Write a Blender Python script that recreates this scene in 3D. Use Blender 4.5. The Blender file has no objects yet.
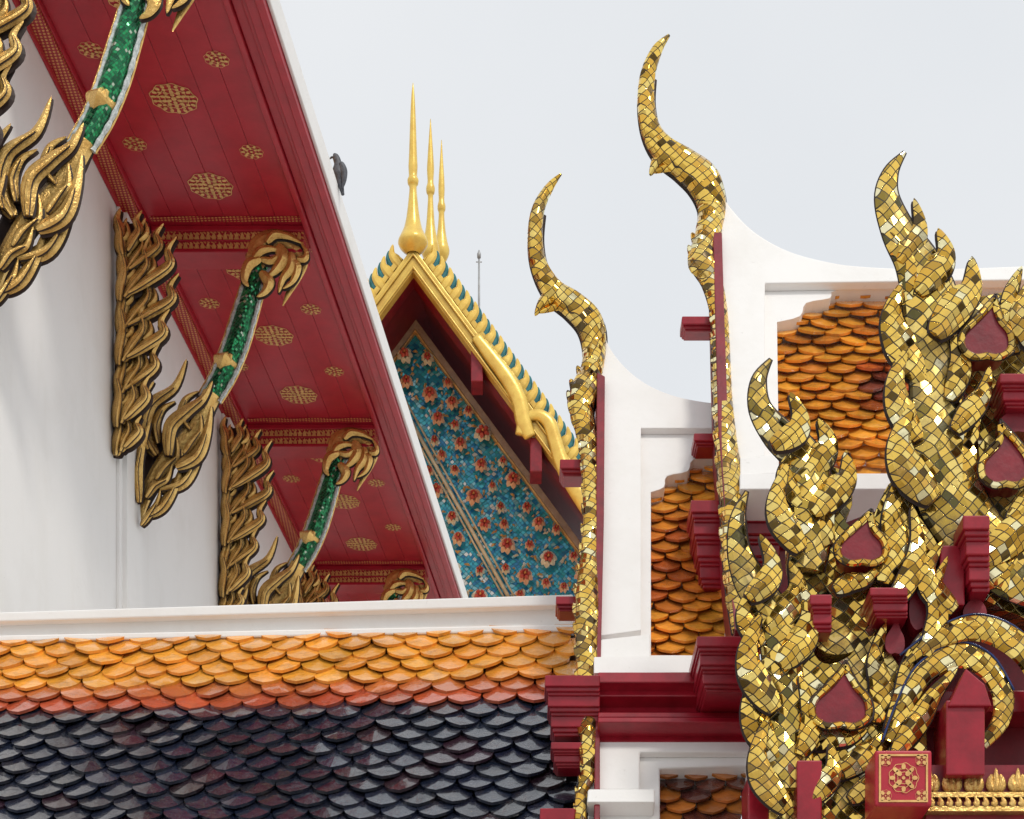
import bpy, math, random
from mathutils import Vector, Matrix
from mathutils.geometry import tessellate_polygon
random.seed(7)
R=random.Random(11)
F=2000.0; CX=512.0; CY=1400.0; EYE=Vector((0,0,1.6))
scene=bpy.context.scene
# ---------------------------------------------------------------- helpers
def empty(name):
    e=bpy.data.objects.new(name,None); scene.collection.objects.link(e); return e
class M:
    def __init__(s): s.v=[]; s.f=[]; s.c=[]
    def add(s,vs,fs,col=None):
        b=len(s.v); s.v+= [tuple(v) for v in vs]; s.f+=[tuple(i+b for i in f) for f in fs]
        if col is not None: s.c+=[(col[0],col[1],col[2],1.0)]*len(vs)
def make(name,m,mat,parent=None,smooth=False,bevel=0,seg=2,ang=35):
    me=bpy.data.meshes.new(name); me.from_pydata(m.v,[],m.f); me.update()
    if m.c:
        a=me.attributes.new('Col','FLOAT_COLOR','POINT')
        a.data.foreach_set('color',[x for c in m.c for x in c])
    if smooth: me.polygons.foreach_set('use_smooth',[True]*len(me.polygons))
    me.materials.append(mat)
    o=bpy.data.objects.new(name,me); scene.collection.objects.link(o)
    if parent: o.parent=parent
    if bevel>0:
        b=o.modifiers.new('bev','BEVEL'); b.width=bevel; b.segments=seg; b.limit_method='ANGLE'; b.angle_limit=math.radians(ang)
    return o
class Pl:
    """a real plane in the world: origin, along, up-slope, outward normal"""
    def __init__(s,px,py,Y,theta=90,yaw=0.0):
        s.O=EYE+Vector(((px-CX)/F,1,(CY-py)/F))*Y
        s.U=Vector((1,yaw,0)).normalized()
        B=Vector((-s.U.y,s.U.x,0)); t=math.radians(theta)
        s.V=B*math.cos(t)+Vector((0,0,1))*math.sin(t)
        s.W=s.U.cross(s.V)
    def pt(s,px,py,w=0.0):
        d=Vector(((px-CX)/F,1,(CY-py)/F)); k=(s.O-EYE).dot(s.W)/d.dot(s.W)
        return EYE+d*k+s.W*w
    def uv(s,px,py,w=0.0):
        d=Vector(((px-CX)/F,1,(CY-py)/F)); k=(s.O+s.W*w-EYE).dot(s.W)/d.dot(s.W)
        p=EYE+d*k-s.O; return p.dot(s.U),p.dot(s.V)
    def loc(s,u,v,w=0): return s.O+s.U*u+s.V*v+s.W*w
def slab(m,pl,outer,holes,w0,w1,col=None):
    loops=[outer]+list(holes)
    uvs=[[Vector((*pl.uv(*p,w1),0)) for p in l] for l in loops]
    tris=tessellate_polygon(uvs)
    flat=[p for l in uvs for p in l]; n=len(flat)
    vs=[pl.loc(p.x,p.y,w1) for p in flat]+[pl.loc(p.x,p.y,w0) for p in flat]
    fs=[]
    for t in tris:
        a,b,c=[flat[i] for i in t]
        if (b-a).cross(c-a).z<0: t=(t[0],t[2],t[1])
        fs.append(tuple(t)); fs.append((t[0]+n,t[2]+n,t[1]+n))
    k=0
    for li,l in enumerate(uvs):
        L=len(l)
        area=sum(l[i].x*l[(i+1)%L].y-l[(i+1)%L].x*l[i].y for i in range(L))
        ccw=(area>0)!=(li>0)
        for i in range(L):
            a=k+i;b=k+(i+1)%L
            fs.append((a,a+n,b+n,b) if ccw else (a,b,b+n,a+n))
        k+=L
    m.add(vs,fs,col)
def box(m,x0,x1,y0,y1,z0,z1,f=lambda x,y,z:(x,y,z)):
    vs=[f(x,y,z) for z in (z0,z1) for y in (y0,y1) for x in (x0,x1)]
    m.add(vs,[(0,2,3,1),(4,5,7,6),(0,1,5,4),(2,6,7,3),(0,4,6,2),(1,3,7,5)])
def pbox(m,px0,py0,px1,py1,Y,depth):
    a=Y/F; box(m,(px0-CX)*a,(px1-CX)*a,Y,Y+depth,1.6+(CY-py1)*a,1.6+(CY-py0)*a)
def cr(pts,n=6):
    """Catmull-Rom resample of tuples"""
    P=[pts[0]]+list(pts)+[pts[-1]]; out=[]
    for i in range(1,len(P)-2):
        for k in range(n):
            t=k/n
            out.append(tuple(0.5*((2*b)+(-a+c)*t+(2*a-5*b+4*c-d)*t*t+(-a+3*b-3*c+d)*t**3)
                for a,b,c,d in zip(P[i-1],P[i],P[i+1],P[i+2])))
    out.append(tuple(pts[-1])); return out
def tube(m,pts,radii,N,flat=1.0,seg=10,ridge=0.0,col=None):
    """swept body; N = flattening direction; ridge>0 makes a keeled leaf section"""
    n=len(pts); pts=[Vector(p) for p in pts]; N=Vector(N).normalized(); vs=[]
    for i,p in enumerate(pts):
        t=(pts[min(i+1,n-1)]-pts[max(i-1,0)])
        if t.length<1e-9: t=Vector((0,0,1))
        t.normalize(); s=t.cross(N)
        if s.length<1e-4: s=Vector((1,0,0))
        s.normalize(); nn=s.cross(t).normalized(); r=max(radii[i],0.0006)
        for k in range(seg):
            a=2*math.pi*k/seg; c=math.cos(a); q=math.sin(a)
            if ridge: q=(1-abs(c))*(1 if q>0 else -1)*ridge+q*(1-ridge) if abs(q)>1e-6 else 0
            vs.append(p+s*(r*c)+nn*(r*flat*q))
    fs=[]
    for i in range(n-1):
        for k in range(seg):
            a=i*seg+k;b=i*seg+(k+1)%seg
            fs.append((a,b,b+seg,a+seg))
    fs.append(tuple(range(seg))[::-1]); fs.append(tuple((n-1)*seg+k for k in range(seg)))
    m.add(vs,fs,col)
def ptube(m,mapf,spec,N,flat=.5,seg=10,ridge=0.0,n=6,col=None):
    s=cr(spec,n); P=[];Rr=[]
    for px,py,r in s:
        p,k=mapf(px,py); P.append(p); Rr.append(max(r,0.2)*k)
    tube(m,P,Rr,N,flat,seg,ridge,col)
def leafspec(pts,w):
    """flame leaf: centre-line pts base->tip, max half-width w"""
    s=cr(pts,6); n=len(s)-1; out=[]
    for i,p in enumerate(s):
        t=i/n; f=(.40+.85*math.sin(min(t/.42,1)*math.pi/2))*(1-t)**.75*1.25
        out.append((p[0],p[1],w*f+0.25))
    return out
def leaf(m,mapf,pts,w,N,flat=.5,ridge=.7,seg=8,dark=None,back=.03,ow=.9):
    P=[];Rr=[];K=1
    for px,py,r in leafspec(pts,w):
        p,k=mapf(px,py); P.append(p); Rr.append(r*k); K=k
    tube(m,P,Rr,N,flat,seg,ridge)
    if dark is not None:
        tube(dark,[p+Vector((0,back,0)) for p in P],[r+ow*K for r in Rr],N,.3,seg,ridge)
# ---------------------------------------------------------------- materials
def newmat(name):
    m=bpy.data.materials.new(name); m.use_nodes=True; nt=m.node_tree
    return m,nt,nt.nodes['Principled BSDF']
def nd(nt,t,**kw):
    n=nt.nodes.new(t)
    for k,v in kw.items(): setattr(n,k,v)
    return n
def math_(nt,op,a,b=None,c=None):
    n=nt.nodes.new('ShaderNodeMath'); n.operation=op
    for i,x in enumerate((a,b,c)):
        if x is None: continue
        if isinstance(x,(int,float)): n.inputs[i].default_value=x
        else: nt.links.new(x,n.inputs[i])
    return n.outputs[0]
def mixc(nt,fac,a,b,blend='MIX'):
    n=nt.nodes.new('ShaderNodeMix'); n.data_type='RGBA'; n.blend_type=blend
    for s,x in ((n.inputs[0],fac),(n.inputs[6],a),(n.inputs[7],b)):
        if isinstance(x,(int,float)): s.default_value=x
        elif isinstance(x,tuple): s.default_value=(*x[:3],1)
        else: nt.links.new(x,s)
    return n.outputs[2]
def noise(nt,scale,detail=4,rough=.55,vec=None):
    n=nt.nodes.new('ShaderNodeTexNoise'); n.inputs['Scale'].default_value=scale; n.inputs['Detail'].default_value=detail
    n.inputs['Roughness'].default_value=rough
    if vec is None:
        g=nt.nodes.new('ShaderNodeNewGeometry'); vec=g.outputs['Position']
    nt.links.new(vec,n.inputs['Vector']); return n.outputs['Fac']
def ramp(nt,x,a,b):
    n=nt.nodes.new('ShaderNodeMapRange'); n.inputs[1].default_value=a; n.inputs[2].default_value=b
    nt.links.new(x,n.inputs[0]); return n.outputs[0]
def bump(nt,bs,h,strength=.3,dist=.01):
    b=nt.nodes.new('ShaderNodeBump'); b.inputs['Strength'].default_value=strength; b.inputs['Distance'].default_value=dist
    nt.links.new(h,b.inputs['Height']); nt.links.new(b.outputs[0],bs.inputs['Normal'])
def simple(name,col,dark,rough=.5,metal=0.0,ns=6,bs_=.2,lo=.35,hi=.7,bscale=30,bdist=.01,ao=None):
    m,nt,b=newmat(name)
    f=ramp(nt,noise(nt,ns,6,.65),lo,hi)
    c=mixc(nt,f,dark,col)
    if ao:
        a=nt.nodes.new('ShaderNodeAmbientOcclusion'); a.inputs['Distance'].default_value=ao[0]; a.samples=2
        g=ramp(nt,a.outputs['AO'],.15,.8); c=mixc(nt,g,ao[1],c)  # creases darkened: occlusion shade mixed into the base colour
    nt.links.new(c,b.inputs['Base Color']); b.inputs['Roughness'].default_value=rough; b.inputs['Metallic'].default_value=metal
    bump(nt,b,noise(nt,bscale,4),bs_,bdist); return m
def plaster():
    m,nt,b=newmat('white_plaster')
    g=nt.nodes.new('ShaderNodeNewGeometry'); mp=nd(nt,'ShaderNodeMapping'); mp.inputs['Scale'].default_value=(4,4,.6)
    nt.links.new(g.outputs['Position'],mp.inputs[0])
    st=ramp(nt,noise(nt,.9,6,.6,mp.outputs[0]),.25,.5)
    blot=ramp(nt,noise(nt,1.3,6,.65),.28,.50)
    c=mixc(nt,st,(.86,.84,.81),(.90,.885,.865)); c=mixc(nt,blot,mixc(nt,.22,c,(.66,.63,.58)),c)
    sp=ramp(nt,noise(nt,23,4,.7),.66,.76); c=mixc(nt,math_(nt,'MULTIPLY',sp,.3),c,(.5,.47,.43))
    nt.links.new(c,b.inputs['Base Color']); b.inputs['Roughness'].default_value=.75
    bump(nt,b,noise(nt,14,6),.22,.012); return m
PLASTER=plaster()
RED=simple('red_lacquer',(.50,.014,.034),(.39,.010,.026),.36,0,5,.12,.3,.65,25,.006)
RED2=simple('crimson_lacquer',(.37,.010,.026),(.23,.007,.016),.30,0,7,.15,.3,.65,25,.008)
DRED=simple('dark_red_wood',(.27,.009,.022),(.14,.005,.012),.42,0,6,.2,.3,.65,25,.01)
MAR=simple('maroon_soffit',(.20,.016,.026),(.13,.012,.018),.5,0,3,.2)
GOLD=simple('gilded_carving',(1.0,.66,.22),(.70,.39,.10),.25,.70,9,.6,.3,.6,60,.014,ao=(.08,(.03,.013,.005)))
GILT=simple('gilt_stencil',(.90,.56,.20),(.64,.35,.12),.4,.25,14,.2)
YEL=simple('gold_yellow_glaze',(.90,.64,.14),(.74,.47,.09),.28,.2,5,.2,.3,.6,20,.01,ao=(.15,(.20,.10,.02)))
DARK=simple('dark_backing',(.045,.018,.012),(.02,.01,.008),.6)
TEAL=simple('teal_strip',(.05,.26,.28),(.02,.12,.14),.25,.1,8)
BEIGE=simple('beige_rafter',(.42,.33,.24),(.28,.20,.15),.6)
WHITEG=simple('pale_glass_beads',(.85,.86,.84),(.35,.40,.38),.2,.2,50)
def mosaic(name,size,cols,grout,tilt=.35,metal=.9,rough=.14,dirt=.5,dirtcol=(.10,.085,.06),jitter=.18):
    m,nt,b=newmat(name); L=nt.links.new
    g=nt.nodes.new('ShaderNodeNewGeometry'); sp=nt.nodes.new('ShaderNodeSeparateXYZ'); L(g.outputs['Position'],sp.inputs[0])
    wob=math_(nt,'MULTIPLY',math_(nt,'SUBTRACT',noise(nt,3.0,2),.5),size*3)
    wob2=math_(nt,'MULTIPLY',math_(nt,'SUBTRACT',noise(nt,.45/size,1),.5),size*jitter*4)
    x,y,z=sp.outputs
    k=.7071/size
    yy=math_(nt,'MULTIPLY',y,.7)
    a1=math_(nt,'ADD',math_(nt,'ADD',x,yy),math_(nt,'ADD',wob,wob2))
    u=math_(nt,'MULTIPLY',math_(nt,'ADD',a1,z),k); v=math_(nt,'MULTIPLY',math_(nt,'SUBTRACT',a1,z),k)
    fu=math_(nt,'FLOOR',u); fv=math_(nt,'FLOOR',v)
    cb=nt.nodes.new('ShaderNodeCombineXYZ'); L(fu,cb.inputs[0]); L(fv,cb.inputs[1])
    wn=nt.nodes.new('ShaderNodeTexWhiteNoise'); wn.noise_dimensions='3D'; L(cb.outputs[0],wn.inputs[0])
    gu=math_(nt,'ABSOLUTE',math_(nt,'SUBTRACT',math_(nt,'FRACT',u),.5)); gv=math_(nt,'ABSOLUTE',math_(nt,'SUBTRACT',math_(nt,'FRACT',v),.5))
    mx=math_(nt,'MAXIMUM',gu,gv)
    gm=ramp(nt,mx,.43,.465)
    r=nt.nodes.new('ShaderNodeValToRGB'); r.color_ramp.interpolation='CONSTANT'
    el=r.color_ramp.elements
    for i,(p,c) in enumerate(cols):
        e=el[i] if i<2 else el.new(p)
        e.position=p; e.color=(*c,1)
    L(wn.outputs['Value'],r.inputs[0])
    d=ramp(nt,noise(nt,2.2,8,.7),.62,.50); dm=math_(nt,'MULTIPLY',math_(nt,'SUBTRACT',1.0,d),dirt)
    c=mixc(nt,dm,r.outputs[0],dirtcol)
    c=mixc(nt,gm,c,grout)
    L(c,b.inputs['Base Color'])
    mxd=math_(nt,'MAXIMUM',gm,dm)
    L(math_(nt,'MULTIPLY',math_(nt,'SUBTRACT',1.0,mxd),metal),b.inputs['Metallic'])
    L(math_(nt,'ADD',math_(nt,'MULTIPLY',mxd,.5),rough),b.inputs['Roughness'])
    vs=nt.nodes.new('ShaderNodeVectorMath'); vs.operation='SUBTRACT'; L(wn.outputs['Color'],vs.inputs[0]); vs.inputs[1].default_value=(.5,.5,.5)
    sc=nt.nodes.new('ShaderNodeVectorMath'); sc.operation='SCALE'; L(vs.outputs[0],sc.inputs[0]); sc.inputs['Scale'].default_value=tilt
    bp=nt.nodes.new('ShaderNodeBump'); bp.inputs['Strength'].default_value=.6; bp.inputs['Distance'].default_value=.006; bp.invert=True; L(gm,bp.inputs['Height'])
    ad=nt.nodes.new('ShaderNodeVectorMath'); ad.operation='ADD'; L(bp.outputs[0],ad.inputs[0]); L(sc.outputs[0],ad.inputs[1])
    nn=nt.nodes.new('ShaderNodeVectorMath'); nn.operation='NORMALIZE'; L(ad.outputs[0],nn.inputs[0]); L(nn.outputs[0],b.inputs['Normal'])
    return m
GC=[(0,(1.0,.66,.13)),(.34,(.86,.50,.08)),(.56,(1.0,.74,.21)),(.72,(.62,.36,.05)),(.82,(.36,.21,.035)),(.89,(.12,.075,.02)),(.94,(1,.90,.52))]  # dark tones: aged mirror glass, with dark reflections painted into the cells
MOS=mosaic('gold_mirror_mosaic',.042,GC,(.05,.028,.010),.68,.93,.06,.35)
MOSB=mosaic('gold_mirror_mosaic_weathered',.047,[(0,(.98,.64,.13)),(.34,(.58,.38,.07)),(.50,(1.0,.74,.22)),(.68,(.34,.24,.05)),(.80,(.13,.11,.04)),(.86,(.72,.48,.10)),(.95,(1,.9,.55))],(.045,.035,.02),.62,.92,.08,.6)
GRN=mosaic('green_mirror_mosaic',.022,[(0,(.02,.20,.08)),(.4,(.015,.11,.05)),(.62,(.03,.34,.12)),(.88,(.10,.40,.18)),(.96,(.5,.6,.45))],(.02,.06,.03),.28,.7,.10,.1)
PED=mosaic('blue_mirror_mosaic',.07,[(0,(.03,.34,.52)),(.35,(.015,.20,.42)),(.55,(.05,.46,.58)),(.82,(.24,.58,.68)),(.94,(.80,.86,.86))],(.02,.14,.20),.4,.2,.15,.05)
def tilemat():
    m,nt,b=newmat('glazed_roof_tile'); a=nd(nt,'ShaderNodeAttribute',attribute_name='Col')
    f=ramp(nt,noise(nt,9,6,.7),.28,.52); c=mixc(nt,f,mixc(nt,.42,a.outputs['Color'],(.07,.05,.04)),a.outputs['Color'])
    s=ramp(nt,noise(nt,40,3,.7),.64,.74); c=mixc(nt,math_(nt,'MULTIPLY',s,.25),c,(.3,.28,.25))
    nt.links.new(c,b.inputs['Base Color'])
    nt.links.new(math_(nt,'ADD',math_(nt,'MULTIPLY',noise(nt,12,4),.16),.01),b.inputs['Roughness'])
    b.inputs['Coat Weight'].default_value=.9; b.inputs['Coat Roughness'].default_value=.04
    bump(nt,b,noise(nt,13,5),.65,.020); return m
TILE=tilemat()
def frieze(name,sx,sz,thr=.1):
    m,nt,b=newmat(name); L=nt.links.new
    g=nt.nodes.new('ShaderNodeNewGeometry'); sp=nt.nodes.new('ShaderNodeSeparateXYZ'); L(g.outputs['Position'],sp.inputs[0])
    x,y,z=sp.outputs
    a=math_(nt,'SINE',math_(nt,'MULTIPLY',math_(nt,'ADD',x,math_(nt,'MULTIPLY',y,.895)),sx))
    bb=math_(nt,'SINE',math_(nt,'MULTIPLY',math_(nt,'ADD',math_(nt,'SUBTRACT',x,y),math_(nt,'MULTIPLY',z,1.7)),sz))
    v=math_(nt,'MULTIPLY',a,bb)
    mask=math_(nt,'GREATER_THAN',v,thr)
    c=mixc(nt,mask,(.40,.012,.030),(.74,.38,.13)); L(c,b.inputs['Base Color']); L(math_(nt,'MULTIPLY',mask,.3),b.inputs['Metallic']); b.inputs['Roughness'].default_value=.4
    return m
FRZ=frieze('red_gold_frieze',110,95,.22)
GROUND=simple('stone_paving',(.46,.44,.41),(.36,.34,.31),.8,0,.6,.3,.3,.7,8,.02)

# ---------------------------------------------------------------- roof tiles
def tiles(name,pl,u0,u1,v0,v1,w,tw,e,colf,parent,seed=1,lift=.042):
    rr=random.Random(seed); m=M(); rows=int((v1-v0)/e)+2
    ol=[(-.49,.1),(-.495,-1.0),(-.485,-1.2),(-.43,-1.45),(-.32,-1.68),(-.17,-1.86),(0,-2.0),(.17,-1.86),(.32,-1.68),(.43,-1.45),(.485,-1.2),(.495,-1.0),(.49,.1)]
    for r in range(rows):
        vt=v1+e-r*e; n=int((u1-u0)/tw)+2
        for i in range(n):
            u=u0+(i+(.5 if r%2 else 0))*tw+rr.uniform(-.025,.025)*tw; dv=rr.uniform(-.06,.06)*e
            if u>u1: continue
            tlt=rr.uniform(-.012,.012); up=rr.uniform(-.010,.010); rot=rr.uniform(-.035,.035)
            col=colf(u,vt-e,r,rr)
            top=[];bot=[]
            for a,b in ol:
                x=a*tw; y=b*e+dv; x,y=x+rot*y,y-rot*x
                h=w+.012+(-b)*.5*(lift+up)+tlt*a*2+.003*(1-(2*a)**2)
                top.append(pl.loc(u+x,vt+y,h)); bot.append(pl.loc(u+x,vt+y,h-.020))
            k=len(ol); c1=pl.loc(u,vt-e*.95,w+.012+.95*.5*(lift+up)+.004)
            vs=top+bot+[c1]; fs=[]
            for j in range(k-1): fs.append((2*k,j,j+1)); fs.append((j,k+j,k+j+1,j+1))
            fs.append((2*k,k-1,0))
            m.add(vs,fs,col)
    return make(name,m,TILE,parent,smooth=False)
def jit(c,rr,a=.2):
    k=1+rr.uniform(-a,a); return tuple(max(0,x*k*(1+rr.uniform(-.06,.06))) for x in c)
ORANGE=(.88,.37,.045); RUST=(.50,.09,.035); NAVY=(.012,.016,.032); MAROON=(.030,.014,.022)

# ---------------------------------------------------------------- ordination hall (left)
hall=empty('ordination_hall')
xin=lambda y:-3.2+.105*(y-17)
hf=lambda x,y,z:(xin(y)+x,y,z)
H=11.54; YA,YB=13.35,44.0
m=M(); box(m,-6.5,0,YA,YB,0,H+.3,hf); make('wall',m,PLASTER,hall,bevel=.01)
BAYS=[13.5+3.45*i for i in range(9)]; BAYS[0]=13.55
m=M()
for y in BAYS[1:]: box(m,0,.07,y-.42,y+.02,0,H-.12,hf); box(m,0,.03,y-.5,y+.1,0,H-.12,hf)
make('pilasters',m,PLASTER,hall,bevel=.006)
m=M(); nb=6; x0=.15;bw=(1.45-x0)/nb
for i in range(nb): box(m,x0+i*bw+.0015,x0+(i+1)*bw-.0015,YA,YB,H,H+.03,hf)
make('soffit_boards',m,RED,hall,bevel=.002,seg=1)
m=M(); box(m,-.1,1.76,YA,YB,H+.035,H+.1,hf); make('soffit_back',m,DRED,hall)
m=M(); box(m,0.0,.13,YA,YB,H-.07,H+.034,hf); make('wall_plate_frieze',m,FRZ,hall,bevel=.004)
m=M(); box(m,.131,.15,YA,YB,H-.045,H+.033,hf); box(m,0.002,.02,YA,YB,H-.12,H-.071,hf); make('wall_plate_trim',m,RED,hall,bevel=.004)
m=M()
for a,b,z in((1.45,1.50,-.05),(1.502,1.58,-.015),(1.582,1.62,-.05),(1.622,1.70,-.09),(1.702,1.765,-.12)): box(m,a,b,YA,YB,H+z,H+.12,hf)
make('fascia_moulding',m,RED,hall,bevel=.009,seg=3)
m=M(); box(m,1.767,1.795,YA,YB,H-.06,H+.16,hf); make('eave_white_edge',m,PLASTER,hall,bevel=.008)
m=M()
vs=[hf(1.78,YA,H+.17),hf(1.78,YB,H+.17),hf(-6.5,YB,H+6.5),hf(-6.5,YA,H+6.5),hf(1.78,YA,H+.13),hf(1.78,YB,H+.13),hf(-6.5,YB,H+6.3),hf(-6.5,YA,H+6.3)]
m.add(vs,[(0,1,2,3),(7,6,5,4),(0,4,5,1),(1,5,6,2),(2,6,7,3),(3,7,4,0)],ORANGE); make('hall_roof',m,TILE,hall)
mb=M();mf=M();ml=M()
for y in BAYS:
    box(mf,.16,1.445,y-.02,y+.20,H-.20,H-.001,hf)
    box(mb,.155,1.448,y-.035,y+.215,H-.05,H-.002,hf)
    box(mb,.155,1.448,y-.04,y+.22,H-.235,H-.202,hf); box(mb,.155,1.448,y-.03,y+.21,H-.135,H-.12,hf)
    box(mf,.18,1.44,y+.29,y+.36,H-.008,H-.003,hf); box(mf,.18,1.44,y-.16,y-.09,H-.008,H-.003,hf)
    for row,(za,zb) in enumerate(((-.118,-.055),(-.198,-.140))):
        n=26
        for i in range(n):
            x=.18+(i+.5)*1.25/n; h=.018
            vs=[hf(x-h,y-.026,H+za),hf(x+h,y-.026,H+za),hf(x+h*.8,y-.026,H+(za+zb)/2),hf(x,y-.026,H+zb),hf(x-h*.8,y-.026,H+(za+zb)/2)]
            ml.add(vs+[ (p[0],p[1]+.005,p[2]) for p in vs],[(0,1,2,3,4)]+[(k,5+k,5+(k+1)%5,(k+1)%5) for k in range(5)])
make('cross_beam_frieze',mf,FRZ,hall); make('cross_beam_mouldings',mb,RED,hall,bevel=.006); make('cross_beam_gilt_leaves',ml,GILT,hall)
def medallion(m,c,U,V,W,r,rings=((.95,18,.085),(.74,14,.07),(.52,10,.09),(.30,6,.09))):
    c=Vector(c)
    def disc(cx,cy,rr,n=8,sq=1.0,ang=0):
        vs=[]
        for k in range(n):
            a=2*math.pi*k/n; x=math.cos(a)*rr*sq; y=math.sin(a)*rr
            X=cx+x*math.cos(ang)-y*math.sin(ang); Y=cy+x*math.sin(ang)+y*math.cos(ang)
            vs.append(c+U*(X*r)+V*(Y*r))
        m.add(vs+[v+W*.004 for v in vs],[tuple(range(n))[::-1],tuple(range(n,2*n))]+[(k,(k+1)%n,n+(k+1)%n,n+k) for k in range(n)])
    disc(0,0,.12,10)
    for rad,n,s in rings:
        for k in range(n):
            a=2*math.pi*(k+.5*(n%8!=0))/n
            disc(math.cos(a)*rad*.9,math.sin(a)*rad*.9,s,7,1.35,a)
    for rad,wd in ((.40,.02),(.64,.022),(.99,.02)):
        n=36; vs=[]
        for k in range(n):
            a=2*math.pi*k/n; kk=1+.05*math.cos(a*9)
            for q in (rad*kk-wd,rad*kk+wd): vs.append(c+U*(math.cos(a)*q*r)+V*(math.sin(a)*q*r)+W*.003)
        m.add(vs,[(2*k,2*k+1,(2*k+3)%(2*n),(2*k+2)%(2*n)) for k in range(n)])
m=M(); U=Vector((1,0,0)); V=Vector((.105,1,0)).normalized(); W=Vector((0,0,-1))
for bi,y in enumerate(BAYS[:6]):
    for j in range(3):
        yy=y+.62+j*1.1; medallion(m,hf(.80,yy,H-.003),U,V,W,.175)
    for j in range(4):
        for xo in (.34,1.24):
            yy=y+.62+.55+(j-1)*1.1+(0 if xo<1 else .1)
            if y+.42<yy<y+3.3 or (j==0): medallion(m,hf(xo,max(yy,y+.45),H-.003),U,V,W,.09,((.85,9,.13),(.5,6,.12)))
make('soffit_medallions',m,GILT,hall)
# eave brackets (naga form), modelled once and repeated per bay
def bmap(px,py,yl=0.0):
    Y=17+yl
    return Vector(((px-CX)*Y/F+3.2,yl,(CY-py)*Y/F-9.94)),Y/F
bN=(0,1,0)
def fb(f): return lambda px,py:bmap(px,py,f)
mgold=M();mgr=M();mwh=M();mdk=M()
body=[(266,262,7),(256,285,8.5),(247,315,9.5),(237,348,10),(225,378,9.5),(211,402,9)]
ptube(mgr,fb(0),body,bN,.9,12)
for s in(-1,1):
    sp=cr([(x+s*(r+0.5),y+s*3,2.2) for x,y,r in body],5)
    ptube(mwh,fb(-.03),[(x,y,2.6 if i%2 else 1.7) for i,(x,y,r) in enumerate(sp)],bN,1,6,0,2)
    ptube(mgold,fb(-.01),[(x+s*1.8,y+s,1.6) for x,y,r in sp],bN,1,6,0,1)
G=mgold
ptube(G,fb(-.03),[(231,355,2),(227,364,13),(221,376,3)],bN,.9,4)
for k in range(5):
    ptube(G,fb(-.075),[(222+k*2.4,368-abs(k-2)*2,1),(224+k*2,362-k*1,2.2),(226+k*1.6,357,.8)],bN,1,6,0,2)
ptube(G,fb(0),[(268,272,11),(259,262,12),(262,250,12),(276,243,11),(291,247,10),(301,257,8),(303,268,6),(297,282,5),(290,296,3),(284,309,.6)],bN,.6,10)
D=mdk
for pts,w in(([(262,262),(250,268),(246,282),(250,290)],5),([(280,248),(284,262),(276,274),(268,280)],6),([(292,256),(292,270),(284,282),(280,296)],5),([(268,246),(276,238),(290,240),(304,247)],4),([(262,275),(270,285),(266,295),(258,300)],5),([(298,262),(306,262),(307,254),(302,246)],3),
    ([(255,262),(262,254),(274,252),(284,256)],4),([(290,262),(298,270),(294,284),(284,292)],4),([(262,262),(272,264),(280,260),(284,268)],3.4)):
    leaf(G,fb(-.08),pts,w,bN,.6,dark=D)
ptube(D,fb(.02),[(213,398,11),(200,420,14),(184,440,16),(168,455,17),(156,475,15),(147,498,10),(140,532,1)],bN,.3,10)
ptube(G,fb(-.02),[(213,398,10),(202,420,9),(188,440,9),(172,458,9),(158,478,8),(147,500,6),(140,532,1)],bN,.9,10)
TL=[([(158,458),(146,436),(152,408),(176,390),(188,362)],8.5),([(150,452),(141,428),(142,404),(156,384)],6.5),([(170,458),(172,430),(188,414),(204,402),(214,384)],8),([(178,470),(198,458),(208,436),(213,408)],8),([(162,492),(184,484),(198,464),(206,436)],8),([(150,518),(164,508),(176,490),(184,466)],7),
    ([(143,528),(150,518),(158,506),(162,492)],4),([(140,505),(138,475),(143,450),(152,424)],7),([(192,432),(183,418),(187,402),(200,394)],5),
    ([(158,482),(166,470),(178,460),(178,440)],5.5),([(148,500),(156,488),(168,482),(174,466)],5),([(186,456),(194,444),(202,434),(202,416)],4.5),([(160,446),(157,428),(164,412),(177,404)],5)]
for i,(pts,w) in enumerate(TL):
    leaf(G,fb(-.07-(i%4)*.028),pts,w*.80,bN,.6,dark=D,back=.03,ow=1.0)
    q=pts[:-1]; leaf(G,fb(-.12-(i%4)*.028),[(x-.5,y) for x,y in q],w*.26,bN,.9,.3,6,dark=D,back=.012,ow=.55)
# vertical flame cluster standing out from the pilaster
cb_=-.62
rc=random.Random(9)
#        base y, tip y, fan width
tiersv=[(458,404,24),(430,366,32),(400,330,42),(368,296,52),(336,262,62),(304,238,60),(280,222,46),(258,211,24)]
for ti,(by,ty,wd) in enumerate(tiersv):
    n=3 if ti<7 else 2
    for col in range(n):
        f=col/(n-1)
        bx=118+5*f*n/2+rc.uniform(-.6,.6)+(ti*.9); tx=119+wd*(.12+.86*f)+rc.uniform(-2,2); tt=ty+(f**1.3)*14*(1 if ti<5 else .3)+rc.uniform(-3,3)
        b2=by-col*4; h=b2-tt; d=tx-bx
        pts=[(bx,b2),(bx+d*.42,b2-h*.22),(bx+d*.86+1.5,b2-h*.50),(bx+d*.90-2,b2-h*.76),(tx+2.5,tt)]
        dep=cb_-.03*(ti%2)-.018*col
        leaf(G,fb(dep),pts,6.1-.9*f,bN,.8,dark=D,back=.055,ow=1.3)
        leaf(G,fb(dep-.045),pts[:4],1.5,bN,1,.3,6,dark=D,back=.01,ow=.6)
        if col<2:
            x1,y1=pts[2]; leaf(G,fb(dep-.02),[(x1,y1+10),(x1+6,y1+5),(x1+8,y1-1),(x1+6,y1-9)],2.6,bN,.8,dark=D,back=.03,ow=1)
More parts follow.
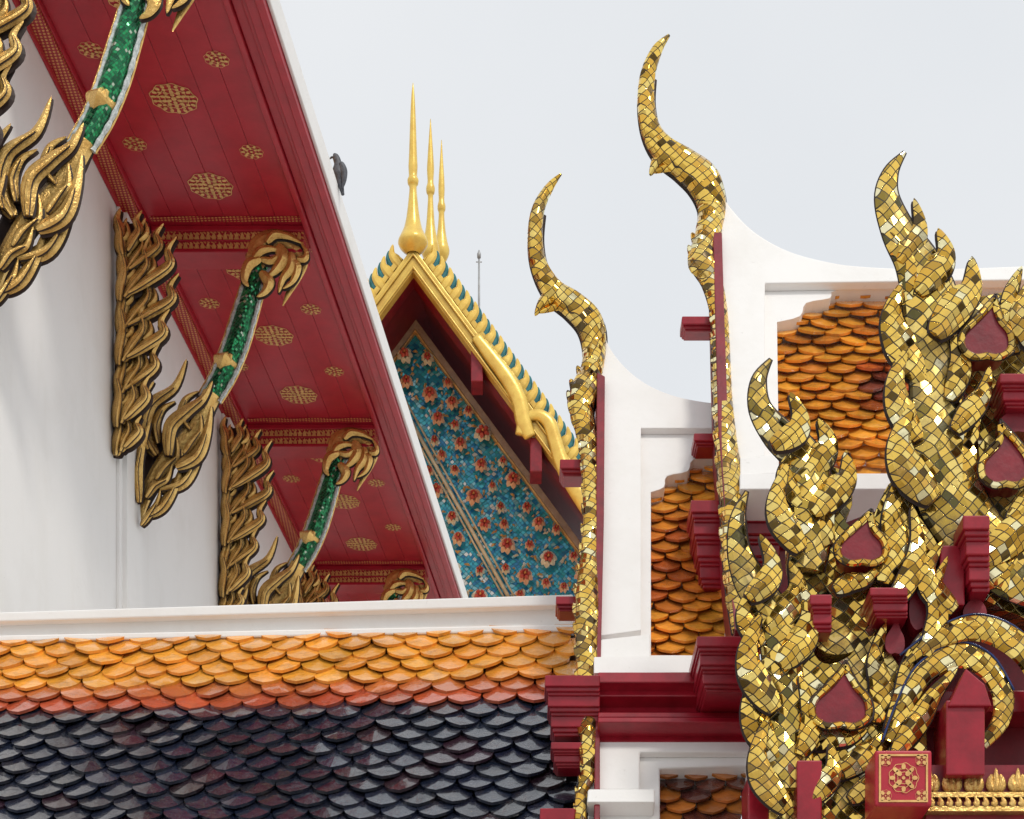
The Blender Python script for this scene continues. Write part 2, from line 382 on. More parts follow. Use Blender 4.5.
ptube(D,fb(cb_+.07),[(122,458,4),(124,430,8),(127,390,11),(131,350,14),(134,310,16),(136,275,17),(134,245,12),(131,228,5)],bN,.25,8)
parts=[('gilded_carving',mgold,GOLD),('mirror_body',mgr,GRN),('bead_edging',mwh,WHITEG),('carved_gap_shade',mdk,DARK)]  # last part: dark shapes behind the leaves painting the shade of carved gaps
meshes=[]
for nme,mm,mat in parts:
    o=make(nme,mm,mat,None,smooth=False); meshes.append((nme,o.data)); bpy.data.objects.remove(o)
for y in BAYS:
    br=empty('eave_bracket'); br.parent=hall; br.location=(xin(y),y,H)
    for nme,me in meshes:
        o=bpy.data.objects.new(nme,me); scene.collection.objects.link(o); o.parent=br
# ---------------------------------------------------------------- cloister gallery roof (lower left)
gal=empty('cloister_gallery')
PG=Pl(300,636,12.95,50,-.06)
PGv=Pl(300,636,12.95,90,-.06)
u0,_=PG.uv(-420,800); _,vb=PG.uv(300,1010)
def gc(u,v,r,rr):
    if r<=4: return jit(ORANGE,rr,.2)
    if r==5: return jit((.58,.15,.04) ,rr,.2)
    if r==6: return jit(RUST,rr,.25)
    return jit(NAVY if rr.random()>.10 else MAROON,rr,.4)
u1=PG.uv(574,640)[0]
tiles('roof_tiles',PG,u0,u1,vb,0.0,0.0,.213,.134,gc,gal,3,.05)
m=M(); 
vs=[PG.loc(a,b,c) for c in(-.03,-.12) for b in (vb,.05) for a in (u0,u1+.05)]
m.add(vs,[(0,1,3,2),(4,6,7,5),(0,4,5,1),(2,3,7,6),(0,2,6,4),(1,5,7,3)]); make('roof_deck',m,DARK,gal)
m=M()
slab(m,PGv,[(-420,627),(573,603),(573,632),(-420,647)],[],-.35,.04)
slab(m,PGv,[(-420,625),(573,594),(573,605),(-420,634)],[],-.40,.11)
slab(m,PGv,[(-420,643),(573,624),(573,631),(-420,649)],[],-.30,.08)
make('white_ridge_coping',m,PLASTER,gal,bevel=.01)
m=M(); box(m,-9,.35,10.6,10.9,0,3.9); make('gallery_wall',m,PLASTER,gal)
# ---------------------------------------------------------------- tiered roof hall (right)
tier=empty('tiered_roof_hall')
YA0=11.5
PA=Pl(590,790,YA0,66,0)
YB0=PA.pt(720,500).y-.45
PB=Pl(720,500,YB0,66,0)
def arc(pts,n=6): return [(a,b) for a,b in cr(pts,n)]
ridgeA=arc([(602,326),(609,346),(624,366),(645,383),(672,395),(705,402),(738,404)])
m=M()
og=arc([(651,492),(664,487),(667,476),(688,471),(694,459),(726,455)],3)
slab(m,PA,ridgeA+[(738,672),(598,672),(601,500)],[[(651,655)]+og+[(726,655)]],-.1,.10)
make('gable_plaster_lower',m,PLASTER,tier,bevel=.01)
m=M(); slab(m,PA,ridgeA+[(738,428),(641,428),(641,630),(598,636),(601,500)],[],.1,.15)
slab(m,PA,[(596,640),(650,634),(650,657),(596,659)],[],.1,.19)
slab(m,PA,[(594,657),(738,655),(738,672),(594,673)],[],-.05,.26)
make('gable_plaster_lower_raised',m,PLASTER,tier,bevel=.01)
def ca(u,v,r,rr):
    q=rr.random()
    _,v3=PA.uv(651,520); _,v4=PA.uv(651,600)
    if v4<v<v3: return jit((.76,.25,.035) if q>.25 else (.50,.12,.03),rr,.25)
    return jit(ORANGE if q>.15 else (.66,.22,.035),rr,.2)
a=PA.uv(642,700);b=PA.uv(745,450)
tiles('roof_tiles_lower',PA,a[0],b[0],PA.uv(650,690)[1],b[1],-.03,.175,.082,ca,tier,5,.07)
m=M(); slab(m,PA,[(590,741),(775,741),(775,1000),(588,1000)],[[(660,768),(747,765),(747,995),(660,995)]],-.1,.10)
slab(m,PA,[(590,741),(775,741),(775,1000),(752,1000),(752,752),(640,752),(640,790),(588,790)],[],.1,.15)
slab(m,PA,[(588,789),(655,789),(655,802),(587,802)],[],.1,.22)
make('gable_plaster_lowest',m,PLASTER,tier,bevel=.01)
a=PA.uv(655,900);b=PA.uv(760,762)
def cc(u,v,r,rr): return jit((.14,.04,.03) if rr.random()<.4 else (.60,.20,.035),rr,.35)
tiles('roof_tiles_lowest',PA,a[0],b[0],PA.uv(655,960)[1],b[1],-.03,.17,.082,cc,tier,8,.07)
m=M()
for y0,y1,w in((672,682,.36),(682,686,.32),(686,696,.29),(696,712,.20),(712,717,.25),(717,722,.28),(722,741,.16)):
    slab(m,PA,[(598,y0),(790,y0),(790,y1),(598,y1)],[],-.1,w)
make('red_cornice',m,RED2,tier,bevel=.006)
ridgeB=arc([(721,192),(733,211),(754,232),(785,250),(822,261),(865,267),(950,269),(1120,262)])
og=arc([(777,322),(800,316),(806,303),(830,298),(837,290),(900,288),(1120,284)],3)
m=M(); slab(m,PB,ridgeB+[(1120,490),(742,490),(722,380)],[[(779,474)]+og+[(1120,474)]],-.1,.10)
make('gable_plaster_upper',m,PLASTER,tier,bevel=.01)
m=M(); slab(m,PB,ridgeB+[(1120,278),(765,283),(765,456),(740,460),(722,380)],[],.1,.16)
slab(m,PB,[(740,458),(779,454),(779,473),(740,475)],[],.1,.19)
slab(m,PB,[(740,473),(1120,473),(1120,489),(740,489)],[],-.1,.24)
make('gable_plaster_upper_raised',m,PLASTER,tier,bevel=.01)
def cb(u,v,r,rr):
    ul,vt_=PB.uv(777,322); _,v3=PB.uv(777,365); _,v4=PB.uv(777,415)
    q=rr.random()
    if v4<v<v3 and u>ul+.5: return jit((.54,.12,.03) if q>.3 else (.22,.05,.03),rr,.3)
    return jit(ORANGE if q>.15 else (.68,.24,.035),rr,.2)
a=PB.uv(765,480);b=PB.uv(1120,278)
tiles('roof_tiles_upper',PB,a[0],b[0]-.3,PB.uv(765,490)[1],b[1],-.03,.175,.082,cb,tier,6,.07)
m=M()
slab(m,PA,[(612,395),(650,430),(740,450),(740,1000),(612,1000)],[],-.3,-.11); slab(m,PB,[(735,265),(790,300),(1120,310),(1120,450),(752,450)],[],-.3,-.11)
make('roof_decks',m,PLASTER,tier)
m=M(); p=PA.pt(603,900); box(m,p.x+.05,6,12.6,20,0,5.0); make('hall_wall',m,PLASTER,tier)
m=M()
slab(m,PA,[(597,372),(605,376),(604,520),(600,700),(600,840),(594,840),(595,700)],[],-.15,.2)
slab(m,PB,[(713,232),(722,232),(724,300),(728,420),(742,600),(742,630),(735,630),(728,560),(718,420)],[],-.15,.2)
make('red_bargeboard',m,DRED,tier,bevel=.006)
def purlin(m,x0,y0,x1,y1,Y,steps=2,depth=.35,back=.5):
    """projecting stepped red purlin end"""
    h=(y1-y0)/steps
    for i in range(steps):
        d=i*.05
        pbox(m,x0+i*3,y0+i*h,x1,y0+(i+1)*h-h*.45,Y+d,back)
        pbox(m,x0+i*3+1.5,y0+(i+1)*h-h*.45,x1,y0+(i+1)*h-h*.2,Y+d+.018,back-.02)
        pbox(m,x0+i*3+3,y0+(i+1)*h-h*.2,x1,y0+(i+1)*h,Y+d+.036,back-.04)
m=M()
purlin(m,682,316,712,331,PB.pt(710,330).y-.1,1,back=.16); purlin(m,560,459,584,476,PA.pt(590,470).y-.1,1,back=.2)
purlin(m,691,500,780,588,PB.pt(740,500).y-.12,4,back=.3); purlin(m,694,433,716,447,PB.pt(720,440).y+.05,1,back=.2)
purlin(m,697,636,760,692,YA0-.55,3); purlin(m,545,675,600,736,YA0-.15,3,back=.25); purlin(m,551,742,598,768,YA0-.1,2,back=.2); purlin(m,556,596,580,611,YA0+.45,1,back=.2)
purlin(m,540,808,575,830,YA0-.3,1)
pbox(m,735,490,905,520,YB0-.05,.6); pbox(m,745,522,905,545,YB0+.05,.6); pbox(m,760,547,905,600,YB0+.1,.6)
make('red_purlins',m,RED2,tier,bevel=.006)
def chofa(name,spec,lower,beak,pl,ridge_py):
    yr=pl.pt(spec[-1][0],ridge_py).y
    def mp(px,py):
        q=yr if py<ridge_py else pl.pt(px,py).y
        return EYE+Vector(((px-CX)/F,1,(CY-py)/F))*(q-.22),q/F
    m=M(); ptube(m,mp,spec+lower,(0,1,0),.75,14,0,6)
    for pts,w in beak: leaf(m,mp,pts,w,(0,1,0),.7)
    s=cr(lower,4)
    for i in range(1,len(s)-2,2):
        x,y,r=s[i]
        leaf(m,mp,[(x,y+10),(x-r*.7,y+3),(x-r*1.15,y-7)],r*.45,(0,1,0),.8)
    make(name,m,MOS,tier,smooth=True)
    m=M(); ptube(m,lambda a,b:(mp(a,b)[0]+Vector((0,.05,0)),mp(a,b)[1]),[(x+1,y,r+.9) for x,y,r in spec[2:]+lower],(0,1,0),.3,8,0,5)
    make(name+'_edge',m,DARK,tier,smooth=True)
chofa('roof_finial_lower',[(561,174,1.2),(549,188,4.5),(538,210,6.5),(535,238,7.5),(539,265,8.5),(553,290,11),(573,305,13),(589,322,14),(594,345,12)],
  [(592,368,11),(584,392,14),(582,412,11),(588,440,9),(591,480,8.5),(592,520,9),(590,560,10),(588,600,13),(588,640,12),(588,690,11),(589,740,9),(588,775,7),(581,800,6),(581,840,6)],
  [([(560,290),(550,297),(542,304),(535,316)],7),([(568,298),(556,306),(538,313)],5),([(590,405),(578,402),(571,385)],6)],PA,345)
chofa('roof_finial_upper',[(669,35,1.5),(657,50,5.5),(648,74,7.5),(646,102,8.5),(651,130,10),(664,150,13),(684,164,15),(704,182,17),(712,208,14)],
  [(708,235,13),(703,258,13),(712,280,10),(719,310,8.5),(721,350,9),(723,400,9.5),(727,450,11),(732,500,12),(735,545,13),(737,590,11),(738,632,6)],
  [([(672,148),(662,158),(656,164),(650,176)],8),([(680,160),(668,166),(653,173)],6),([(716,270),(696,268),(690,250)],7)],PB,208)
# ---- flaming naga gable ends (far right), mirror mosaic
naga=empty('naga_roof_gable')
YC=10.6; PC=Pl(900,500,YC,90,0)
def cm(px,py,dy=0.0):
    Y=YC+dy; return EYE+Vector(((px-CX)/F,1,(CY-py)/F))*Y,Y/F
def cmd(dy): return lambda px,py:cm(px,py,dy)
m=M()
BP1=arc([(935,310),(968,300),(1003,292),(1045,290),(1100,300),(1100,640),(1045,625),(985,600),(940,560),(918,525),(905,480),(908,440),(922,405),(922,360)],3)
BP2=arc([(790,500),(806,470),(832,466),(850,480),(852,505),(846,522),(866,530),(880,500),(893,480),(908,490),(916,520),(910,555),(892,590),(872,640),(836,655),(812,640),(800,600),(790,555)],3)
BP3=arc([(768,650),(786,622),(806,622),(815,655),(830,664),(850,655),(862,640),(876,636),(890,652),(905,676),(920,700),(928,760),(928,1000),(778,1000),(770,800),(760,735),(758,690)],3)
slab(m,PC,BP1,[],-.20,-.05); slab(m,PC,BP2,[],-.20,-.02); slab(m,PC,BP3,[],-.20,.02)
make('mosaic_body',m,MOSB,naga,bevel=.03,seg=3,ang=50)
m=M(); md=M(); mbd=M()
def fl(spec,dy=0,flat=.35):
    ptube(mbd,cmd(dy),spec,(0,1,0),flat,14,.3,6)
    ptube(md,cmd(dy+.04),[(x,y,r+1.4) for x,y,r in spec],(0,1,0),.2,10,0,6)
fl([(905,152,1),(891,172,7),(887,198,12),(899,232,17),(917,262,22),(930,300,28),(932,345,26),(936,390,26),(940,440,30),(952,500,34),(985,545,30),(1020,575,28),(1080,590,28)],-.05,.3)
fl([(771,359,1),(759,380,7),(760,408,11),(778,434,16),(800,455,20),(812,490,22),(812,530,20),(806,570,18)],-.05,.35)
fl([(747,491,1),(738,518,7),(739,550,11),(750,580,16),(768,608,18),(780,640,20),(784,680,20),(788,720,22),(790,790,26)],-.05,.35)
LV=[([(900,262),(916,240),(920,222),(914,198)],9),([(918,292),(940,266),(946,250),(938,228)],12),([(935,335),(958,304),(972,286),(972,256)],15),([(912,300),(914,268),(906,250),(890,232)],8),
 ([(1014,352),(1012,316),(1012,292),(1022,266)],11),([(1045,350),(1030,318),(1034,292),(1048,258)],18),
 ([(925,380),(902,346),(892,316),(902,282)],15),([(918,440),(900,408),(896,378),(908,346)],12),([(935,500),(908,470),(900,440),(914,402)],16),([(935,560),(908,530),(900,502),(906,466)],15),
 ([(950,400),(960,370),(958,350),(950,326)],10),([(955,430),(975,405),(985,390),(990,366)],10),([(955,510),(966,470),(970,440),(980,412)],12),([(985,560),(1020,530),(1042,515),(1056,480)],16),
 ([(955,610),(932,588),(928,566),(944,540)],11),([(1000,590),(1012,565),(1026,545),(1022,515)],12),([(1010,520),(1030,500),(1036,480),(1030,455)],10),
 ([(772,445),(796,432),(800,414),(790,392)],11),([(796,480),(820,458),(828,440),(818,418)],13),([(812,512),(836,490),(848,474),(846,450)],13),([(802,550),(782,520),(777,496),(788,462)],12),([(802,505),(788,484),(786,466),(796,446)],9),
 ([(884,582),(895,545),(892,512),(900,472)],13),([(892,606),(912,572),(918,540),(912,505)],10),([(830,545),(824,522),(832,500),(848,482)],9),([(835,590),(850,582),(868,578),(882,562)],8),
 ([(748,598),(768,580),(772,560),(760,534)],11),([(765,630),(790,606),(798,586),(790,560)],13),([(780,665),(802,640),(810,616),(804,586)],13),([(776,710),(754,678),(748,648),(762,612)],13),([(780,760),(758,728),(752,698),(764,660)],13),([(762,645),(748,624),(745,606),(756,582)],9),([(788,810),(764,780),(758,752),(768,716)],12),
 ([(876,722),(882,690),(876,658),(886,622)],11),([(890,740),(906,700),(910,665),(924,630)],12),([(895,755),(920,718),(936,692),(958,666)],10),([(835,775),(866,755),(888,735),(894,702)],11),([(800,755),(812,726),(808,702),(800,674)],10),
 ([(925,655),(938,618),(935,590),(948,556)],9),([(812,745),(830,738),(850,738),(868,728)],9),
 ([(850,800),(870,785),(888,770),(892,745)],9),([(812,800),(828,780),(834,764),(830,742)],10),([(905,590),(890,570),(888,550),(896,530)],7)]
for i,(pts,w) in enumerate(LV): leaf(m,cmd(-.07-.035*(i%3)),pts,w,(0,1,0),.34,.6,8,dark=md,back=.03,ow=1.2)
def tear(cx,cy,rx,ry,lean=.25,s=1.0):
    """pointed lotus-bud outline: sharp apex, rounded shoulders, dipped base"""
    rx*=s; ry*=s
    L_=cr([(cx+lean*rx,cy-ry*1.5),(cx-rx*.28,cy-ry*.85),(cx-rx*.92,cy-ry*.15),(cx-rx*.95,cy+ry*.5),(cx-rx*.5,cy+ry*.85),(cx,cy+ry*.80)],4)
    R_=cr([(cx,cy+ry*.80),(cx+rx*.5,cy+ry*.85),(cx+rx*.95,cy+ry*.5),(cx+rx*.92,cy-ry*.15),(cx+rx*.5,cy-ry*.75),(cx+lean*rx,cy-ry*1.5)],4)
    return L_+R_[1:-1]
TEARS=((987,336,23,22,.3),(1006,463,22,23,-.2),(862,545,22,19,.35),(841,704,26,23,.15))
for t in TEARS:
    o_=tear(*t,s=1.10); o_=o_+[o_[0]]
    ptube(m,cmd(-.135),[(x,y,3.4) for x,y in o_],(0,1,0),.6,6,0,1)
    o_=tear(*t,s=1.26); o_=o_+[o_[0]]
    ptube(md,cmd(-.11),[(x,y,1.6) for x,y in o_],(0,1,0),.8,6,0,1)
make('mosaic_flames',m,MOS,naga,smooth=False); make('flame_edges',md,DARK,naga); make('mosaic_naga_bodies',mbd,MOSB,naga)
m=M(); ptube(m,cmd(-.12),[(890,742,6),(905,705,10),(925,672,12),(958,655,13),(988,668,12),(1003,695,11),(1000,722,9),(982,745,6)],(0,1,0),.4,12,.3,5)
ptube(m,cmd(-.14),[(905,665,2),(935,640,9),(975,628,13),(1010,640,14),(1035,665,14),(1045,700,14),(1040,760,12)],(0,1,0),.4,12,.3,5)
make('mosaic_arch',m,MOS,naga,smooth=False)
BLUE=simple('blue_glass_edge',(.02,.05,.20),(.012,.02,.07),.12)
m=M()
for sp in ([(882,742),(896,704),(917,665),(957,642),(992,655),(1014,690)],[(900,655),(935,629),(975,614),(1014,626),(1044,655)]):
    ptube(m,cmd(-.13),[(x,y,1.3) for x,y in sp],(0,1,0),1,6,0,5)
make('blue_glass_edging',m,BLUE,naga,smooth=True)
m=M()
slab(m,PC,[(945,340),(1120,320),(1120,1010),(770,1010),(780,640),(800,540),(905,500)],[],-.6,-.25)
make('gable_board',m,DRED,naga)
m=M()
for t in TEARS: slab(m,PC,tear(*t),[],-.05,.125)
for t in ((922,604,13,30),(1018,420,18,14),(895,640,10,16),(975,610,12,14)): slab(m,PC,tear(*t),[],-.05,.06)
make('red_openings',m,DRED,naga,bevel=.006)
m=M()
purlin(m,1000,373,1040,408,YC-.2,2,back=.3); purlin(m,963,515,990,592,YC-.3,3,back=.4); purlin(m,870,587,908,618,YC-.22,2,back=.3); purlin(m,810,594,832,632,YC-.2,2,back=.3)
pbox(m,946,700,985,775,YC-.28,.3); pbox(m,797,760,822,840,YC-.15,.3); pbox(m,748,775,800,840,YC+.05,.3); pbox(m,930,690,1100,712,YC+.0,.25)
pbox(m,940,545,965,605,YC-.12,.3)
slab(m,PC,[(948,706),(966,668),(985,684),(992,706)],[],.1,.3)
make('red_beam_ends',m,RED2,naga,bevel=.008)
m=M(); pbox(m,875,750,932,806,YC-.42,.3); make('rosette_block',m,RED,naga,bevel=.012)
m=M(); PR=Pl(903,778,YC-.423,90,0)
medallion(m,PR.pt(903.5,778),PR.U,PR.V,PR.W,.075,((.85,8,.15),(.5,4,.18)))
for sx in(-1,1):
    for sy in(-1,1): medallion(m,PR.pt(903.5+sx*18,778+sy*18),PR.U,PR.V,PR.W,.03,((.8,4,.3),))
slab(m,PR,[(879,754),(928,754),(928,802),(879,802)],[[(881,756),(926,756),(926,800),(881,800)]],0,.004)
make('rosette_gilding',m,GILT,naga)
m=M()
for x in range(930,1120,22):
    for k in(-1,0,1): leaf(m,cmd(-.22),[(x+k*3,792),(x+k*6,782),(x+k*4,768+abs(k)*6)],4,(0,1,0),.6)
pbox(m,928,792,1120,797,YC-.25,.1); pbox(m,928,806,1120,811,YC-.27,.1)
for x in range(930,1120,9): leaf(m,cmd(-.27),[(x,806),(x+2,802),(x,797)],3,(0,1,0),.6)
make('gilded_frieze',m,GOLD,naga)
m=M(); pbox(m,926,765,1120,900,YC-.2,.3); make('frieze_board',m,DRED,naga)
m=M(); box(m,1.65,6,YC+.45,12.5,0,1.6+(CY-860)*YC/F); make('porch_wall',m,PLASTER,naga)
# ---------------------------------------------------------------- pediment hall (background)
ped=empty('pediment_hall')
YG=39.0; AX=413.0; SL=200/148.
PF=Pl(AX,245,YG,90,0); rec=1.7; PK=Pl(AX,335,YG+rec,90,0)
kF=YG/F
def band(m,pl,y0,th,L,w0,w1,ax=AX):
    slab(m,pl,[(ax-L,y0+L*SL),(ax,y0),(ax+L,y0+L*SL),(ax+L,y0+L*SL+th),(ax,y0+th),(ax-L,y0+L*SL+th)],[],w0,w1)
m=M(); band(m,PF,246,25,190,-.1,.15); band(m,PF,252,3,190,.15,.20); band(m,PF,265,3,190,.15,.20)
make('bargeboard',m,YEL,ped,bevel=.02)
m=M()
ptube(m,lambda x,y:(PF.pt(x,y,.2),kF),[(476,342,5),(490,360,7),(508,384,8),(519,405,8),(524,428,8),(530,442,6)],(0,1,0),.5,8,0,5)
ptube(m,lambda x,y:(PF.pt(x,y,.2),kF),[(520,440,5),(524,424,5),(538,420,6),(549,428,7),(555,446,7),(562,468,8),(575,492,9),(600,530,9)],(0,1,0),.5,8,0,5)
ptube(m,lambda x,y:(PF.pt(x,y,.16),kF),[(350,342,5),(336,360,7),(318,384,8),(307,405,8),(302,428,8)],(0,1,0),.5,8,0,5)
make('inner_bargeboard',m,YEL,ped,smooth=True)
dirn=Vector((.105,1,0))
def roofslab(m,y0px,th,L,yfront,yback,ax=AX,dz=0):
    for s in(-1,1):
        a=PF.pt(ax,y0px); b=PF.pt(ax+s*L,y0px+L*SL); c=PF.pt(ax+s*L,y0px+L*SL+th); d=PF.pt(ax,y0px+th)
        o0=dirn*yfront+Vector((0,0,dz)); o1=dirn*yback+Vector((0,0,dz)); q=[a,b,c,d]
        m.add([p+o0 for p in q]+[p+o1 for p in q],[(0,3,2,1),(4,5,6,7),(0,1,5,4),(1,2,6,5),(2,3,7,6),(3,0,4,7)],(.6,.2,.03))
m=M(); roofslab(m,248,18,190,.1,14); make('roof',m,MAR,ped)
m=M(); roofslab(m,243,4,190,.2,14); roofslab(m,243,5,188,2.6,14,dz=.35); roofslab(m,243,5,186,4.2,14,dz=.6); make('roof_covering',m,TILE,ped)
m=M(); band(m,PF,272,5,190,-.5,-.1); make('soffit_edge',m,DRED,ped)
mt=M(); mg=M(); mtl=M()
def mpo(off): return lambda x,y:(PF.pt(x,y)+off,kF)
for off in (Vector((0,-.05,0)),dirn*2.5+Vector((0,0,.35)),dirn*4.1+Vector((0,0,.6))):
    for s in(-1,1):
        L=14
        while L<188:
            x=AX+s*L; y=246+L*SL
            leaf(mt,mpo(off),[(x-s*3,y+4),(x+s*3,y-4),(x+s*7,y-10),(x+s*6,y-19)],4.4,(0,1,0),.5,.4,6)
            leaf(mtl,mpo(off+Vector((0,.04,0))),[(x+s*2,y+7),(x+s*7,y-1),(x+s*10,y-7),(x+s*10,y-14)],4.4,(0,1,0),.4,.4,6)
            L+=8.4
        ptube(mg,mpo(off+Vector((0,.06,0))),[(AX+s*12,246+12*SL-3,4.5),(AX+s*188,246+188*SL-3,4.5)],(0,1,0),1,6,0,2)
make('crest_teeth',mt,YEL,ped); make('crest_teeth_green',mtl,TEAL,ped); make('crest_strip',mg,YEL,ped)
m=M(); slab(m,PK,[(415,326),(415+230,326+230*SL),(415-230,326+230*SL)],[],-.2,0); make('pediment',m,PED,ped)
m=M(); band(m,PK,328,4,225,0,.12,415); make('pediment_border',m,GILT,ped,bevel=.01)
m=M(); band(m,PK,318,10,225,-.02,.2,415); make('pediment_rim',m,BEIGE,ped,bevel=.01)
m=M(); 
for dx,r in((0,2.0),(6,1.0),(-5,1.0)): ptube(m,lambda x,y:(PK.pt(x,y,.12),PK.O.y/F),[(398+dx,400,r),(520+dx,620,r)],(0,1,0),.8,6,0,2)
make('pediment_divider',m,simple('pale_gilt_moulding',(.75,.66,.45),(.5,.4,.25),.4),ped,smooth=True)
mfl=M();mle=M();mpk=M();mwt=M()
def petal(m,c,ang,l,w,lift):
    ca,sa=math.cos(ang),math.sin(ang)
    U_,V_,W_=PK.U,PK.V,PK.W
    prof=[(0,0,.02),(.35,.9,.05),(.7,1,.08),(.9,.6,.06),(1,0,.03),(.9,-.6,.06),(.7,-1,.08),(.35,-.9,.05)]
    vs=[c+U_*(ca*a*l-sa*b*w)+V_*(sa*a*l+ca*b*w)+W_*(h*lift) for a,b,h in prof]; vs.append(c+U_*(ca*.55*l)+V_*(sa*.55*l)+W_*(.13*lift))
    m.add(vs,[(i,(i+1)%8,8) for i in range(8)])
pts=[]
rr=random.Random(5); kK=PK.O.y/F; tries=0
while len(pts)<150 and tries<20000:
    tries+=1
    x=rr.uniform(380,650); y=rr.uniform(340,640); sz=rr.choice((5.6,7.4,8.8,8.8,9.6))
    if y<326+abs(x-415)*SL+10+sz: continue
    if abs((x-398)-(y-400)*122/220.)<5+sz: continue
    if all((x-a)**2+(y-b)**2>((sz+s2)*1.38)**2 for a,b,s2 in pts): pts.append((x,y,sz))
for x,y,sz in pts:
    c=PK.pt(x,y,.1); rad=sz*kK; a0=rr.random()*6; big=rr.random()<.7; tl=rr.uniform(-.25,.25)
    for k in range(7): petal(mfl if big else mwt,c,a0+k*2*math.pi/7+rr.uniform(-.12,.12),rad*rr.uniform(.85,1.05),rad*.34,1.6)
    for k in range(5): petal(mpk,c+PK.W*.12,a0+.4+k*2*math.pi/5,rad*(.62+tl*.5),rad*.24,1.3)
    petal(mle,c+PK.W*.2-PK.U*rad*.15,0,rad*.3,rad*.15,1)
    for k in range(6):
        a=a0+rr.uniform(-.3,.3)+k*math.pi/3; rb=rad*rr.uniform(1.1,1.5)
        c2=PK.pt(x,y,.03)+PK.U*math.cos(a)*rb+PK.V*math.sin(a)*rb
        petal(mle if rr.random()<.6 else mwt,c2,a+rr.choice((-1.1,1.1)),rad*.7,rad*.15,1.0)
PINK=simple('painted_flower',(.72,.17,.13),(.42,.06,.06),.4,0,3); CREAM=simple('gilded_flower',(.88,.66,.44),(.76,.38,.24),.4,.05,2.2); PALE=simple('pale_porcelain',(.84,.82,.68),(.66,.60,.44),.35,0,12)
make('carved_flowers',mfl,CREAM,ped); make('carved_leaves',mle,GILT,ped); make('flower_hearts',mpk,PINK,ped); make('porcelain_leaves',mwt,PALE,ped)
m=M()
for x,y0,y1 in((477,350,384),(536,440,474),(349,350,384),(590,520,550)):
    a=PF.pt(x-6,y0);b=PF.pt(x+6,y1); box(m,a.x,b.x,YG-.1,YG+.45,b.z,a.z)
make('purlins',m,DRED,ped,bevel=.02)
m=M(); a=PK.pt(415-225,334+225*SL); b=PK.pt(415+225,334+225*SL); box(m,a.x+.3,b.x-.3,YG+rec+.25,YG+14,0,a.z); make('walls',m,PLASTER,ped)
def lathe(m,px,Y,prof):
    n=20; vs=[]
    for py,r in prof:
        c=EYE+Vector(((px-CX)/F,1,(CY-py)/F))*Y
        for k in range(n):
            a=2*math.pi*k/n; vs.append(c+Vector((math.cos(a),math.sin(a),0))*(r*Y/F))
    fs=[(i*n+k,i*n+(k+1)%n,(i+1)*n+(k+1)%n,(i+1)*n+k) for i in range(len(prof)-1) for k in range(n)]
    m.add(vs,fs+[tuple(range((len(prof)-1)*n,len(prof)*n))])
m=M()
pr=lambda b,t,s=1.0:[(b,6*s),(b-4,11*s),(b-8,14*s),(b-12,15*s),(b-18,12.5*s),(b-26,9*s),(b-38,6.5*s),(b-52,4.8*s),(b-66,3.6*s),(b-70,5.2*s),(b-74,5.6*s),(b-78,4.2*s),(b-88,4.6*s),(b-100,4.0*s),((b-100+t)/2,2.8*s),(t+12,1.6*s),(t,.3)]
def bez(p): return [(a,b) for a,b in cr(p,3)]
lathe(m,413,YG-.1,bez(pr(254,83)))
lathe(m,430.5,41.5,bez([(262,4),(256,8),(250,9),(240,7),(226,4.5),(206,3),(196,2.6),(193,4),(188,4.4),(182,3),(170,3.6),(158,3),(140,1.8),(119,.3)]))
lathe(m,441.5,43.1,bez([(262,4),(256,7),(250,8),(242,6),(230,4),(214,2.8),(210,3.8),(206,4),(200,2.8),(190,3.2),(178,2.8),(160,1.6),(140,.3)]))
make('spire_finials',m,YEL,ped,smooth=True)
# ---------------------------------------------------------------- lightning rod
m=M(); Y=44.0
c=lambda px,py:EYE+Vector(((px-CX)/F,1,(CY-py)/F))*Y
tube(m,[c(479,420),c(479,300),c(479,258)],[.03,.025,.02],(0,1,0),1,8); tube(m,[c(479,258),c(479,254),c(479,250)],[.04,.045,.01],(0,1,0),1,8); tube(m,[c(476,262),c(482,262)],[.012,.012],(0,1,0),1,6)
tube(m,[c(479,1385),c(479,420)],[.06,.03],(0,1,0),1,8)
make('lightning_rod',m,simple('grey_metal',(.45,.46,.47),(.35,.35,.35),.5,.3),None,smooth=True)
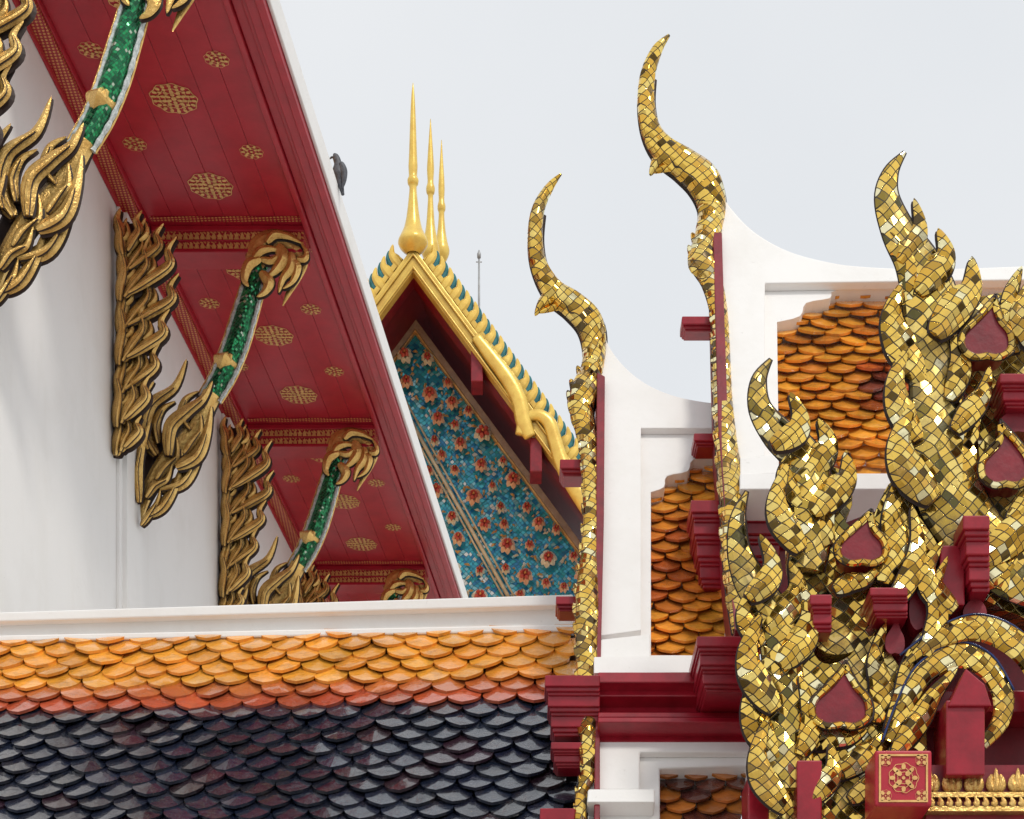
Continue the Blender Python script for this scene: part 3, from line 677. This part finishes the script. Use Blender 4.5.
# ---------------------------------------------------------------- pigeon on the eave edge
PGN=simple('pigeon_feathers',(.10,.105,.125),(.045,.047,.055),.55,0,25,.4,.35,.6)
m=M(); Yp=16.62
def pm(px,py): return EYE+Vector(((px-CX)/F,1,(CY-py)/F))*Yp
f0=hf(1.785,Yp,H+.158); off=Vector(f0)-pm(336.5,192)
pmm=lambda x,y:(pm(x,y)+off,Yp/F)
ptube(m,pmm,[(333.6,161,1.2),(335,163.5,3.2),(336.5,167,3.7),(337.5,171,4),(338,177,6.2),(338,183,6.4),(339,188,4.6),(341,195,2.6),(342.5,202,1.6)],(0,1,0),.9,12,0,5)
leaf(m,lambda a,b:(pmm(a,b)[0]+Vector((0,-.035,0)),Yp/F),[(341,172),(343.5,181),(344,190),(342.5,198)],3.2,(0,1,0),.8)
leaf(m,pmm,[(332.6,164),(330.5,165),(329,166.6)],.9,(0,1,0),1)
for s in(-1.6,1.6): tube(m,[pmm(337+s,186)[0],pmm(336.6+s,192)[0]],[.008,.007],(0,1,0),1,6)
make('pigeon',m,PGN,None,smooth=True)
# ---------------------------------------------------------------- ground
m=M(); s=1500; m.add([(-s,-s,0),(s,-s,0),(s,s,0),(-s,s,0)],[(0,1,2,3)]); make('ground',m,GROUND,None)
# ---------------------------------------------------------------- world, sun, camera
w=bpy.data.worlds.new('World'); scene.world=w; w.use_nodes=True; nt=w.node_tree; bg=nt.nodes['Background']
EL=math.radians(50); AZ=math.radians(150)   # sun behind and to the right of the camera
sk=nt.nodes.new('ShaderNodeTexSky'); sk.sky_type='NISHITA'; sk.sun_disc=False; sk.sun_elevation=EL; sk.sun_rotation=AZ
tc=nt.nodes.new('ShaderNodeTexCoord'); nz=nt.nodes.new('ShaderNodeTexNoise'); nz.inputs['Scale'].default_value=2.2; nz.inputs['Detail'].default_value=5
nt.links.new(tc.outputs['Generated'],nz.inputs['Vector'])
cl=mixc(nt,ramp(nt,nz.outputs['Fac'],.35,.65),(8.1,8.4,8.7),(9.1,9.25,9.4))
col=mixc(nt,.90,sk.outputs[0],cl); nt.links.new(col,bg.inputs[0]); bg.inputs[1].default_value=.1
sd=bpy.data.lights.new('sun','SUN'); sd.energy=1.5; sd.angle=math.radians(10); sd.color=(1,.95,.87)
so=bpy.data.objects.new('sun',sd); scene.collection.objects.link(so)
dirv=Vector((math.sin(AZ)*math.cos(EL),math.cos(AZ)*math.cos(EL),math.sin(EL)))
so.rotation_euler=dirv.to_track_quat('Z','Y').to_euler()
cd=bpy.data.cameras.new('camera'); co=bpy.data.objects.new('camera',cd); scene.collection.objects.link(co)
co.location=EYE; co.rotation_euler=(math.radians(90),0,0); cd.sensor_width=36; cd.lens=36*F/1024; cd.shift_y=(CY-409.5)/1024; cd.clip_end=5000
scene.camera=co
scene.view_settings.view_transform='Standard'; scene.view_settings.look='None'; scene.view_settings.exposure=0
